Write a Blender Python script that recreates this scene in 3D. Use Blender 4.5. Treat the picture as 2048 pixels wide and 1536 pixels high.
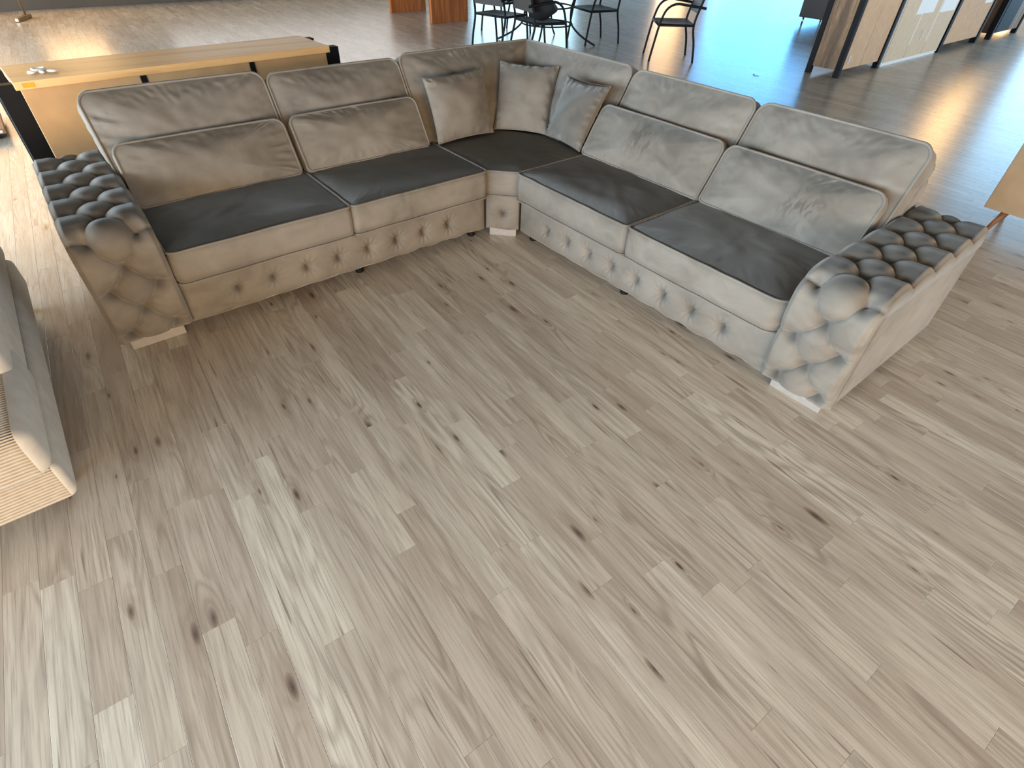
import bpy, bmesh, math, random
from mathutils import Vector, Matrix, noise

# ------------------------------------------------------------------ camera, world, lights
S = bpy.context.scene
COL = S.collection
for o in list(bpy.data.objects): bpy.data.objects.remove(o)
R = math.radians

CAM = Vector((2.6696, -2.1118, 1.6466))
F_PX, PITCH, YAW, ROLL = 1073.519, 0.7270, 0.0891, 0.0350
th = R(135) + YAW
fw = Vector((math.cos(th)*math.cos(PITCH), math.sin(th)*math.cos(PITCH), -math.sin(PITCH)))
rr = Vector((math.sin(th), -math.cos(th), 0)); uu = rr.cross(fw)
r2 = math.cos(ROLL)*rr + math.sin(ROLL)*uu
u2 = -math.sin(ROLL)*rr + math.cos(ROLL)*uu
cd = bpy.data.cameras.new('camera'); cam = bpy.data.objects.new('camera', cd); COL.objects.link(cam)
cd.sensor_fit = 'HORIZONTAL'; cd.sensor_width = 36; cd.lens = F_PX/2048*36; cd.clip_start = .02; cd.clip_end = 200
M = Matrix((r2, u2, -fw)).transposed().to_4x4(); M.translation = CAM; cam.matrix_world = M
S.camera = cam

W = bpy.data.worlds.new('world'); S.world = W; W.use_nodes = True
bg = W.node_tree.nodes['Background']; bg.inputs[0].default_value = (.55, .72, 1, 1); bg.inputs[1].default_value = .6
S.view_settings.view_transform = 'Standard'; S.view_settings.look = 'None'
S.view_settings.gamma = 1; S.view_settings.use_curve_mapping = False
S.view_settings.exposure = 0.12
S.cycles.use_denoising = True
S.cycles.max_bounces = 6; S.cycles.diffuse_bounces = 4; S.cycles.glossy_bounces = 3
S.cycles.caustics_reflective = False; S.cycles.caustics_refractive = False
S.cycles.sample_clamp_indirect = 6

X0, X1, Y0, Y1, ZC = -12.1, 8.0, -8.0, 18.0, 4.4
BLUE = (.11, .48, 1.0); SKY = (.38, .70, 1.0); PALE = (.5, .82, 1.0); NEUT = (.69, .85, 1.0); WARM = (1.0, .60, .24); SOFTW = (1.0, .70, .42)
# windows and added fill openings: wall, from, to, sill, head, colour, radiance
WINDOWS = [
    ('X0', 8.3, 12.3, .25, 3.6, PALE, 4.5),
    ('X0', 16.2, 17.8, .25, 3.6, WARM, 5.5),
    ('X0', -1.6, -0.6, .9, 3.2, WARM, 8.0),
    ('X0', -5.2, -2.0, 1.2, 4.3, WARM, 4.5),  # added opening, casts the warm glow onto the left floor
    ('X0', 0.6, 7.2, .9, 3.4, (1.0, .90, .76), 1.8),  # added on plain wall, gives the far-left floor a beige reflection
    ('Y1', -11.2, -6.9, .25, 4.1, BLUE, 7.0),
    ('Y1', -6.8, -3.1, .25, 4.2, (.86, .94, 1.0), 1.5),  # added in place of grey wall, brightens the floor by the cabinets
    ('Y1', -2.9, -2.15, .25, 4.2, WARM, 12.0),
    ('Y1', -1.5, 3.2, .25, 4.1, SKY, 5.5),
    ('X1', -7.5, -0.6, .3, 2.5, SOFTW, 14.5),
    ('X1', 2.5, 15.0, .3, 2.5, NEUT, 9.0),
    ('Y0', -10.8, 6.8, .3, 2.5, NEUT, 22.5),
]
def window_light(wall, a, b, z0, z1, col, L):
    ld = bpy.data.lights.new('daylight_or_fill', 'AREA'); ld.shape = 'RECTANGLE'  # lights the windows and the added fill openings alike
    w, h = b-a, z1-z0
    ld.size = w; ld.size_y = h; ld.color = col; ld.energy = L*math.pi*w*h
    o = bpy.data.objects.new('daylight_or_fill', ld); COL.objects.link(o)
    m, z = (a+b)/2, (z0+z1)/2
    d = .02
    if wall == 'X0': o.location = (X0+d, m, z); n = Vector((1, 0, 0))
    if wall == 'X1': o.location = (X1-d, m, z); n = Vector((-1, 0, 0))
    if wall == 'Y0': o.location = (m, Y0+d, z); n = Vector((0, 1, 0))
    if wall == 'Y1': o.location = (m, Y1-d, z); n = Vector((0, -1, 0))
    o.rotation_euler = (-n).to_track_quat('Z', 'Y').to_euler()
for wd in WINDOWS: window_light(*wd)

# ------------------------------------------------------------------ helpers
def srgb(r, g, b):
    f = lambda c: (c/255/12.92) if c/255 <= .04045 else ((c/255+.055)/1.055)**2.4
    return (f(r), f(g), f(b), 1)
def tag(o, label=None, cat=None, group=None, kind=None):
    if label: o['label'] = label
    if cat: o['category'] = cat
    if group: o['group'] = group
    if kind: o['kind'] = kind
    return o
def empty(name, loc=(0, 0, 0), rz=0, parent=None):
    o = bpy.data.objects.new(name, None); COL.objects.link(o); o.location = loc; o.rotation_euler = (0, 0, rz)
    o.empty_display_size = .1
    if parent: o.parent = parent
    return o
def obj(name, bm, mat, parent=None, smooth=False, loc=None, recalc=True):
    if recalc: bmesh.ops.recalc_face_normals(bm, faces=bm.faces)
    me = bpy.data.meshes.new(name); bm.to_mesh(me); bm.free()
    if smooth:
        for p in me.polygons: p.use_smooth = True
    if mat: me.materials.append(mat)
    o = bpy.data.objects.new(name, me); COL.objects.link(o)
    if loc: o.location = loc
    if parent: o.parent = parent
    return o
def meshobj(name, me, parent=None, loc=(0, 0, 0), rot=None):
    o = bpy.data.objects.new(name, me); COL.objects.link(o); o.location = loc
    if rot: o.rotation_euler = rot
    if parent: o.parent = parent
    return o
def add_box(bm, x0, x1, y0, y1, z0, z1, bev=0.0, seg=2):
    b = bmesh.new()
    bmesh.ops.create_cube(b, size=1)
    for v in b.verts:
        v.co = Vector(((x0+x1)/2+v.co.x*(x1-x0), (y0+y1)/2+v.co.y*(y1-y0), (z0+z1)/2+v.co.z*(z1-z0)))
    if bev > 0: bmesh.ops.bevel(b, geom=list(b.edges), offset=bev, segments=seg, affect='EDGES', profile=.5)
    me = bpy.data.meshes.new('t'); b.to_mesh(me); b.free(); bm.from_mesh(me); bpy.data.meshes.remove(me)
def box(name, x0, x1, y0, y1, z0, z1, mat, parent=None, bev=.003, smooth=False, seg=2):
    """box whose object origin sits at its centre"""
    bm = bmesh.new(); hx, hy, hz = (x1-x0)/2, (y1-y0)/2, (z1-z0)/2
    add_box(bm, -hx, hx, -hy, hy, -hz, hz, min(bev, .45*min(x1-x0, y1-y0, z1-z0)), seg)
    return obj(name, bm, mat, parent, smooth, ((x0+x1)/2, (y0+y1)/2, (z0+z1)/2))
def add_tube(bm, pts, rad, seg=8, closed=False):
    pts = [Vector(p) for p in pts]; n = len(pts); rings = []
    prev = None
    for i, p in enumerate(pts):
        if closed: t = pts[(i+1) % n]-pts[(i-1) % n]
        else: t = pts[min(i+1, n-1)]-pts[max(i-1, 0)]
        t.normalize()
        if prev is None:
            a = Vector((0, 0, 1)) if abs(t.z) < .9 else Vector((1, 0, 0))
            e1 = t.cross(a).normalized()
        else:
            e1 = (prev - t*prev.dot(t)).normalized()
        prev = e1; e2 = t.cross(e1)
        rd = rad[i] if isinstance(rad, (list, tuple)) else rad
        rings.append([bm.verts.new(p+(e1*math.cos(2*math.pi*k/seg)+e2*math.sin(2*math.pi*k/seg))*rd) for k in range(seg)])
    m = n if closed else n-1
    for i in range(m):
        A, B = rings[i], rings[(i+1) % n]
        for k in range(seg): bm.faces.new((A[k], A[(k+1) % seg], B[(k+1) % seg], B[k]))
    if not closed:
        bm.faces.new(rings[0]); bm.faces.new(rings[-1][::-1])
def add_lathe(bm, prof, c=(0, 0, 0), seg=16):
    c = Vector(c); rings = []
    for r, z in prof:
        rings.append([bm.verts.new(c+Vector((r*math.cos(2*math.pi*k/seg), r*math.sin(2*math.pi*k/seg), z))) for k in range(seg)])
    for A, B in zip(rings, rings[1:]):
        for k in range(seg): bm.faces.new((A[k], A[(k+1) % seg], B[(k+1) % seg], B[k]))
    bm.faces.new(rings[0][::-1]); bm.faces.new(rings[-1])
def smoothstep(a, b, x):
    t = max(0, min(1, (x-a)/(b-a))); return t*t*(3-2*t)

# ------------------------------------------------------------------ materials
def mat(name):
    m = bpy.data.materials.new(name); m.use_nodes = True
    nt = m.node_tree; return m, nt, nt.nodes['Principled BSDF'], nt.nodes, nt.links
def node(nt, t, **kw):
    n = nt.nodes.new(t)
    for k, v in kw.items(): setattr(n, k, v)
    return n
def math_n(nt, op, a, b=None, c=None, clamp=False):
    n = nt.nodes.new('ShaderNodeMath'); n.operation = op; n.use_clamp = clamp
    for i, v in enumerate((a, b, c)):
        if v is None: continue
        if isinstance(v, (int, float)): n.inputs[i].default_value = v
        else: nt.links.new(v, n.inputs[i])
    return n.outputs[0]
def mix_c(nt, fac, a, b, mode='MIX'):
    n = nt.nodes.new('ShaderNodeMix'); n.data_type = 'RGBA'; n.blend_type = mode
    for k, v in ((0, fac), (6, a), (7, b)):
        if isinstance(v, (int, float)): n.inputs[k].default_value = v
        elif isinstance(v, tuple): n.inputs[k].default_value = v
        else: nt.links.new(v, n.inputs[k])
    return n.outputs[2]
def ramp(nt, fac, stops):
    n = nt.nodes.new('ShaderNodeValToRGB'); nt.links.new(fac, n.inputs[0])
    el = n.color_ramp.elements
    while len(el) > len(stops): el.remove(el[-1])
    while len(el) < len(stops): el.new(.5)
    for e, (p, c) in zip(el, stops): e.position = p; e.color = c if isinstance(c, tuple) else (c, c, c, 1)
    return n.outputs[0]
def mapping(nt, vec, scale=(1, 1, 1), rot=(0, 0, 0), loc=(0, 0, 0)):
    n = nt.nodes.new('ShaderNodeMapping'); nt.links.new(vec, n.inputs[0])
    n.inputs['Scale'].default_value = scale; n.inputs['Rotation'].default_value = rot; n.inputs['Location'].default_value = loc
    return n.outputs[0]
def noise_n(nt, vec, scale=1, detail=3, rough=.5, dist=0):
    n = nt.nodes.new('ShaderNodeTexNoise'); nt.links.new(vec, n.inputs['Vector'])
    n.inputs['Scale'].default_value = scale; n.inputs['Detail'].default_value = detail
    n.inputs['Roughness'].default_value = rough; n.inputs['Distortion'].default_value = dist
    return n.outputs['Fac']
def plain(name, col, rough=.5, metal=0, spec=.5, var=.08, scale=30):
    m, nt, b, N, L = mat(name)
    p = node(nt, 'ShaderNodeNewGeometry').outputs['Position']
    f = noise_n(nt, p, scale, 4)
    d = tuple(c*(1-var*2) for c in col[:3])+(1,); e = tuple(min(1, c*(1+var)) for c in col[:3])+(1,)
    L.new(ramp(nt, f, [(.3, d), (.7, e)]), b.inputs['Base Color'])
    b.inputs['Roughness'].default_value = rough; b.inputs['Metallic'].default_value = metal
    b.inputs['Specular IOR Level'].default_value = spec
    return m
PLANK_ANG = R(-3.0)
def floor_material():
    m, nt, b, N, L = mat('oak_laminate')
    pos = node(nt, 'ShaderNodeNewGeometry').outputs['Position']
    q = mapping(nt, pos, rot=(0, 0, -PLANK_ANG))
    at = node(nt, 'ShaderNodeAttribute', attribute_name='rnd'); rnd = at.outputs['Fac']
    cmb = node(nt, 'ShaderNodeCombineXYZ')
    L.new(math_n(nt, 'MULTIPLY', rnd, 171.0), cmb.inputs[0]); L.new(math_n(nt, 'MULTIPLY', rnd, 83.0), cmb.inputs[1]); L.new(math_n(nt, 'MULTIPLY', rnd, 29.0), cmb.inputs[2])
    va = node(nt, 'ShaderNodeVectorMath', operation='ADD'); L.new(q, va.inputs[0]); L.new(cmb.outputs[0], va.inputs[1]); v = va.outputs[0]
    # knots
    kv = mapping(nt, v, scale=(1.9, 6.5, 1))
    warp = noise_n(nt, mapping(nt, v, scale=(6, 14, 1)), 1, 2)
    vo = node(nt, 'ShaderNodeTexVoronoi'); L.new(kv, vo.inputs['Vector']); vo.inputs['Scale'].default_value = 1.0
    vo.voronoi_dimensions = '2D'
    kd = math_n(nt, 'ADD', vo.outputs['Distance'], math_n(nt, 'MULTIPLY', math_n(nt, 'SUBTRACT', warp, .5), .10))
    sep = node(nt, 'ShaderNodeSeparateColor'); L.new(vo.outputs['Color'], sep.inputs[0])
    has = math_n(nt, 'GREATER_THAN', sep.outputs[0], .42)
    size = math_n(nt, 'MULTIPLY_ADD', sep.outputs[1], .075, .02)
    core = math_n(nt, 'MULTIPLY', has, math_n(nt, 'SUBTRACT', 1, math_n(nt, 'DIVIDE', kd, size), clamp=True), clamp=True)
    core = math_n(nt, 'POWER', core, .7)
    halo = math_n(nt, 'MULTIPLY', has, math_n(nt, 'SUBTRACT', 1, math_n(nt, 'DIVIDE', kd, math_n(nt, 'MULTIPLY', size, 3.6)), clamp=True), clamp=True)
    # growth rings: contour lines of a stretched noise field, bent round the knots
    n0 = noise_n(nt, mapping(nt, v, scale=(1.1, 9.5, 1)), 1, 1.5, .45)
    n0 = math_n(nt, 'ADD', n0, math_n(nt, 'MULTIPLY', halo, .16))
    ring = math_n(nt, 'SINE', math_n(nt, 'MULTIPLY', n0, 80.0))
    ring = math_n(nt, 'MULTIPLY_ADD', ring, .5, .5)
    ringm = noise_n(nt, mapping(nt, v, scale=(1.3, 6, 1), loc=(7, 3, 0)), 1, 2)
    ringm = math_n(nt, 'MULTIPLY_ADD', ringm, 3.2, -1.25, clamp=True)
    fine = noise_n(nt, mapping(nt, v, scale=(5.5, 210, 1)), 1, 3, .6)
    mid = noise_n(nt, mapping(nt, v, scale=(2.0, 40, 1)), 1, 4, .6)
    broad = noise_n(nt, mapping(nt, v, scale=(1.2, 7, 1), loc=(3, 9, 0)), 1, 2)
    tone = ramp(nt, rnd, [(0, srgb(188, 174, 156)), (.2, srgb(214, 205, 187)), (.42, srgb(198, 185, 167)), (.6, srgb(218, 209, 191)), (.8, srgb(192, 179, 162)), (1, srgb(208, 197, 179))])
    dark = mix_c(nt, .62, tone, srgb(122, 104, 90), 'MIX')
    f1 = math_n(nt, 'MULTIPLY', math_n(nt, 'POWER', ring, 2.0), math_n(nt, 'MULTIPLY', ringm, .85))
    c = mix_c(nt, f1, tone, dark)
    c = mix_c(nt, math_n(nt, 'MULTIPLY_ADD', mid, 3.4, -1.55, clamp=True), c, mix_c(nt, .55, c, srgb(134, 117, 102)))
    c = mix_c(nt, math_n(nt, 'MULTIPLY_ADD', fine, 4.2, -2.05, clamp=True), c, mix_c(nt, .5, c, srgb(120, 104, 90)))
    c = mix_c(nt, math_n(nt, 'MULTIPLY_ADD', broad, 3.4, -1.5, clamp=True), c, mix_c(nt, .5, c, srgb(152, 134, 119)))
    # cracks along the grain
    cr = noise_n(nt, mapping(nt, v, scale=(2.6, 60, 1), loc=(1, 5, 0)), 1, 1)
    c = mix_c(nt, math_n(nt, 'MULTIPLY', math_n(nt, 'MULTIPLY_ADD', cr, 16, -11.6, clamp=True), .6), c, srgb(96, 76, 64))
    c = mix_c(nt, math_n(nt, 'MULTIPLY', halo, .42), c, srgb(138, 112, 94))
    c = mix_c(nt, math_n(nt, 'MULTIPLY', core, .85), c, srgb(74, 56, 48))
    L.new(c, b.inputs['Base Color'])
    L.new(math_n(nt, 'MULTIPLY_ADD', fine, .12, .22), b.inputs['Roughness'])
    b.inputs['IOR'].default_value = 1.5
    bp = node(nt, 'ShaderNodeBump'); bp.inputs['Strength'].default_value = .07; bp.inputs['Distance'].default_value = .001
    L.new(fine, bp.inputs['Height']); L.new(bp.outputs[0], b.inputs['Normal'])
    return m
NAP = .36
def velvet_material(name='taupe_velvet', brushed=None):
    m, nt, b, N, L = mat(name)
    pos = node(nt, 'ShaderNodeNewGeometry').outputs['Position']
    n1 = noise_n(nt, pos, 2.6, 2, .5, .3); n2 = noise_n(nt, mapping(nt, pos, scale=(7, 7, 10)), 1, 3, .55, .8)
    f = math_n(nt, 'MULTIPLY_ADD', n2, .45, math_n(nt, 'MULTIPLY', n1, .6))
    c = ramp(nt, f, [(.34, srgb(103, 97, 89)), (.5, srgb(118, 112, 103)), (.68, srgb(129, 123, 114))])
    sm = math_n(nt, 'MULTIPLY_ADD', noise_n(nt, mapping(nt, pos, scale=(1, 1, 1), loc=(4, 2, 7)), 3.4, 2, .5, .4), 9.0, -5.9, clamp=True)
    st = math_n(nt, 'MULTIPLY_ADD', noise_n(nt, mapping(nt, pos, scale=(26, 26, 9), rot=(.3, .5, .6)), 1, 2), 2.4, -.7, clamp=True)
    c = mix_c(nt, math_n(nt, 'MULTIPLY', sm, math_n(nt, 'MULTIPLY', st, .5)), c, srgb(70, 64, 58))
    for (hx, hy, hz, hr) in ((1.60, .56, .60, .115), (.56, .57, .65, .13)):   # brushed hand prints
        d = node(nt, 'ShaderNodeVectorMath', operation='DISTANCE'); L.new(pos, d.inputs[0]); d.inputs[1].default_value = (hx, hy, hz)
        mk = math_n(nt, 'SUBTRACT', 1.25, math_n(nt, 'DIVIDE', d.outputs['Value'], hr), clamp=True)
        wv = noise_n(nt, mapping(nt, pos, scale=(34, 12, 14), rot=(0, .35, .2), loc=(hx*3, 0, 0)), 1, 2, .5, .8)
        wv = math_n(nt, 'MULTIPLY_ADD', wv, 9, -4.3, clamp=True)
        c = mix_c(nt, math_n(nt, 'MULTIPLY', mk, math_n(nt, 'MULTIPLY', wv, .5)), c, srgb(72, 66, 60))
    L.new(c, b.inputs['Base Color'])
    b.inputs['Roughness'].default_value = .75; b.inputs['Specular IOR Level'].default_value = .0
    b.inputs['Sheen Weight'].default_value = .3; b.inputs['Sheen Roughness'].default_value = .4
    b.inputs['Sheen Tint'].default_value = srgb(225, 220, 212)
    bp = node(nt, 'ShaderNodeBump'); bp.inputs['Strength'].default_value = .12; bp.inputs['Distance'].default_value = .004
    L.new(noise_n(nt, pos, 26, 3), bp.inputs['Height'])
    # pile brushed towards the backrests on the horizontal faces: tilts the shading normal
    sn = node(nt, 'ShaderNodeSeparateXYZ'); L.new(node(nt, 'ShaderNodeNewGeometry').outputs['Normal'], sn.inputs[0])
    up = math_n(nt, 'POWER', math_n(nt, 'MAXIMUM', sn.outputs[2], 0.0), 2.0)
    cb = node(nt, 'ShaderNodeCombineXYZ'); L.new(math_n(nt, 'MULTIPLY', up, -NAP), cb.inputs[0]); L.new(math_n(nt, 'MULTIPLY', up, NAP), cb.inputs[1])
    ad = node(nt, 'ShaderNodeVectorMath', operation='ADD'); L.new(bp.outputs[0], ad.inputs[0]); L.new(cb.outputs[0], ad.inputs[1])
    if brushed:
        a2 = node(nt, 'ShaderNodeVectorMath', operation='ADD'); L.new(ad.outputs[0], a2.inputs[0]); a2.inputs[1].default_value = brushed; ad = a2
    nm = node(nt, 'ShaderNodeVectorMath', operation='NORMALIZE'); L.new(ad.outputs[0], nm.inputs[0])
    L.new(nm.outputs[0], b.inputs['Normal'])
    return m
def wood_material(name, c1, c2, c3, axis=1, rough=.45, ring=40, scale=1.0, knots=False):
    m, nt, b, N, L = mat(name)
    pos = node(nt, 'ShaderNodeNewGeometry').outputs['Position']
    sc = [14*scale]*3; sc[axis] = .9*scale
    v = mapping(nt, pos, scale=tuple(sc))
    n0 = noise_n(nt, v, .5, 2, .5, .3)
    r = math_n(nt, 'MULTIPLY_ADD', math_n(nt, 'SINE', math_n(nt, 'MULTIPLY', n0, ring)), .5, .5)
    sf = [120*scale]*3; sf[axis] = 3*scale
    fi = noise_n(nt, mapping(nt, pos, scale=tuple(sf)), 1, 3, .6)
    f = math_n(nt, 'MULTIPLY_ADD', r, .45, math_n(nt, 'MULTIPLY', fi, .55))
    c = ramp(nt, f, [(.25, c1), (.5, c2), (.8, c3)])
    if knots:
        ck = noise_n(nt, mapping(nt, pos, scale=tuple(22 if i != axis else 3.5 for i in range(3))), 1, 5, .7, 1.0)
        c = mix_c(nt, math_n(nt, 'MULTIPLY_ADD', ck, 5.0, -2.3, clamp=True), mix_c(nt, .55, c, srgb(60, 42, 28)), c)
    L.new(c, b.inputs['Base Color']); b.inputs['Roughness'].default_value = rough
    bp = node(nt, 'ShaderNodeBump'); bp.inputs['Strength'].default_value = .12; bp.inputs['Distance'].default_value = .002
    L.new(fi, bp.inputs['Height']); L.new(bp.outputs[0], b.inputs['Normal'])
    return m
def corduroy_material():
    m, nt, b, N, L = mat('cream_corduroy')
    tc = node(nt, 'ShaderNodeTexCoord').outputs['UV']
    sx = node(nt, 'ShaderNodeSeparateXYZ'); L.new(tc, sx.inputs[0])
    r = math_n(nt, 'MULTIPLY_ADD', math_n(nt, 'SINE', math_n(nt, 'MULTIPLY', sx.outputs[0], 2*math.pi/.0125)), .5, .5)
    pos = node(nt, 'ShaderNodeNewGeometry').outputs['Position']
    n = noise_n(nt, pos, 40, 3)
    c = ramp(nt, math_n(nt, 'MULTIPLY_ADD', r, .6, math_n(nt, 'MULTIPLY', n, .4)), [(.15, srgb(136, 120, 98)), (.5, srgb(176, 160, 138)), (.9, srgb(188, 174, 152))])
    L.new(c, b.inputs['Base Color']); b.inputs['Roughness'].default_value = .9; b.inputs['Specular IOR Level'].default_value = .1
    b.inputs['Sheen Weight'].default_value = .2
    bp = node(nt, 'ShaderNodeBump'); bp.inputs['Strength'].default_value = .9; bp.inputs['Distance'].default_value = .004
    L.new(r, bp.inputs['Height']); L.new(bp.outputs[0], b.inputs['Normal'])
    return m
def fabric_plain(name, col):
    m, nt, b, N, L = mat(name)
    pos = node(nt, 'ShaderNodeNewGeometry').outputs['Position']
    n = noise_n(nt, pos, 14, 4, .6)
    d = tuple(c*.86 for c in col[:3])+(1,)
    L.new(ramp(nt, n, [(.35, d), (.65, col)]), b.inputs['Base Color'])
    b.inputs['Roughness'].default_value = .9; b.inputs['Specular IOR Level'].default_value = .1; b.inputs['Sheen Weight'].default_value = .15
    bp = node(nt, 'ShaderNodeBump'); bp.inputs['Strength'].default_value = .15; bp.inputs['Distance'].default_value = .002
    L.new(noise_n(nt, pos, 300, 2), bp.inputs['Height']); L.new(bp.outputs[0], b.inputs['Normal'])
    return m

MT = dict(
    floor=floor_material(), velvet=velvet_material(), velvet_up=velvet_material('taupe_velvet_brushed_up', (-.15, .55, .45)), cord=corduroy_material(),
    creamside=fabric_plain('cream_chenille', srgb(205, 200, 190)),
    sub=plain('underlay', srgb(70, 60, 52), .9),
    wall=plain('painted_wall', srgb(160, 153, 143), .8, var=.02, scale=3),
    darkwall=plain('dark_brown_wall', srgb(78, 66, 52), .6, var=.06, scale=4),
    ceil=plain('grey_ceiling', srgb(70, 69, 68), .9, var=.02, scale=3),
    alu=plain('aluminium', srgb(150, 152, 154), .35, .9, var=.02),
    black=plain('black_metal', srgb(14, 13, 14), .6, spec=.2, var=.15),
    blackgl=plain('black_lacquer', srgb(30, 33, 36), .3, var=.1),
    chrome=plain('chrome', srgb(200, 200, 202), .15, 1, var=.02),
    silver=plain('silver_foot', srgb(168, 163, 156), .35, .4, var=.04),
    oak=wood_material('light_oak', srgb(204, 150, 92), srgb(226, 174, 112), srgb(236, 190, 130), 1, .42, 14),
    cherry=wood_material('cherry_wood', srgb(138, 78, 34), srgb(160, 92, 42), srgb(178, 106, 52), 2, .35),
    rustic=wood_material('rustic_wood', srgb(104, 80, 56), srgb(146, 114, 80), srgb(178, 144, 104), 2, .6, 22, .8, True),
    darkwood=wood_material('dark_wood', srgb(58, 40, 28), srgb(84, 60, 42), srgb(108, 78, 54), 2, .5),
    beech=wood_material('brown_leg_wood', srgb(120, 76, 44), srgb(146, 96, 58), srgb(160, 108, 66), 2, .5),
    mdf=plain('cardboard_brown', srgb(200, 162, 126), .75, var=.05, scale=12),
    mdfpale=plain('pale_hardboard', srgb(204, 180, 150), .7, var=.04, scale=12),
    mdfdark=plain('tan_hardboard', srgb(194, 152, 104), .7, var=.05, scale=9),
    tan=plain('tan_board', srgb(172, 152, 124), .7, var=.05, scale=9),
    white=plain('white_edge', srgb(222, 222, 220), .5, var=.02),
    paper=plain('white_paper', srgb(228, 228, 226), .8, var=.02, scale=60),
    plastic=plain('white_plastic', srgb(232, 228, 222), .4, var=.02),
    orange=plain('orange_sticker', srgb(240, 160, 40), .6, var=.04),
    mesh=plain('dark_textilene', srgb(66, 64, 62), .6, var=.2, scale=260),
    bag=plain('black_nylon', srgb(20, 19, 20), .7, var=.2, scale=40),
    steel=plain('brushed_steel', srgb(150, 132, 104), .35, .8, var=.05),
)

# ------------------------------------------------------------------ room shell
def cut_wall(name, wall, mat_, t=.2):
    """wall with openings for its windows, as one structure mesh"""
    wins = sorted([(a, b, z0, z1) for (w, a, b, z0, z1, c, l) in WINDOWS if w == wall])
    lo, hi = (Y0, Y1) if wall[0] == 'X' else (X0, X1)
    bm = bmesh.new()
    def seg(a, b, z0, z1):
        if b-a < .01 or z1-z0 < .01: return
        if wall == 'X0': add_box(bm, X0-t, X0, a, b, z0, z1)
        if wall == 'X1': add_box(bm, X1, X1+t, a, b, z0, z1)
        if wall == 'Y0': add_box(bm, a, b, Y0-t, Y0, z0, z1)
        if wall == 'Y1': add_box(bm, a, b, Y1, Y1+t, z0, z1)
    cur = lo
    for a, b, z0, z1 in wins:
        seg(cur, a, 0, ZC); seg(a, b, 0, z0); seg(a, b, z1, ZC); cur = b
    seg(cur, hi, 0, ZC)
    return tag(obj(name, bm, mat_), kind='structure')
cut_wall('wall_left', 'X0', MT['wall']); cut_wall('wall_right', 'X1', MT['wall'])
cut_wall('wall_back', 'Y1', MT['wall']); cut_wall('wall_front', 'Y0', MT['wall'])
tag(box('ceiling', X0-.2, X1+.2, Y0-.2, Y1+.2, ZC, ZC+.15, MT['ceil'], bev=0), kind='structure')
glass, nt, b, N, L = mat('window_glass')
b.inputs['Transmission Weight'].default_value = 1; b.inputs['Roughness'].default_value = 0; b.inputs['Base Color'].default_value = (.9, .95, 1, 1)
for i, (wall, a, b_, z0, z1, c, l) in enumerate(WINDOWS):
    root = tag(empty('window_%d' % (i+1)), kind='structure')  # added fill openings get the same frame and name
    def wb(nm, p, q, zz0, zz1, d0, d1, m_):
        if wall == 'X0': return box(nm, X0-d1, X0-d0, p, q, zz0, zz1, m_, root)
        if wall == 'X1': return box(nm, X1+d0, X1+d1, p, q, zz0, zz1, m_, root)
        if wall == 'Y0': return box(nm, p, q, Y0-d1, Y0-d0, zz0, zz1, m_, root)
        return box(nm, p, q, Y1+d0, Y1+d1, zz0, zz1, m_, root)
    n = max(1, round((b_-a)/1.5))
    for k in range(n):
        wb('pane', a+(b_-a)*k/n, a+(b_-a)*(k+1)/n, z0, z1, .10, .11, glass)
    for k in range(n+1):
        p = a+(b_-a)*k/n; wb('mullion', max(a, p-.03), min(b_, p+.03), z0, z1, .07, .14, MT['alu'])
    wb('sill', a, b_, z0-.03, z0+.03, .03, .16, MT['alu']); wb('lintel', a, b_, z1-.04, z1+.02, .03, .16, MT['alu'])
tag(box('baseboard_left', X0, X0+.03, Y0, 7.5, 0, .62, MT['darkwall'], bev=.003), kind='structure')

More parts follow.
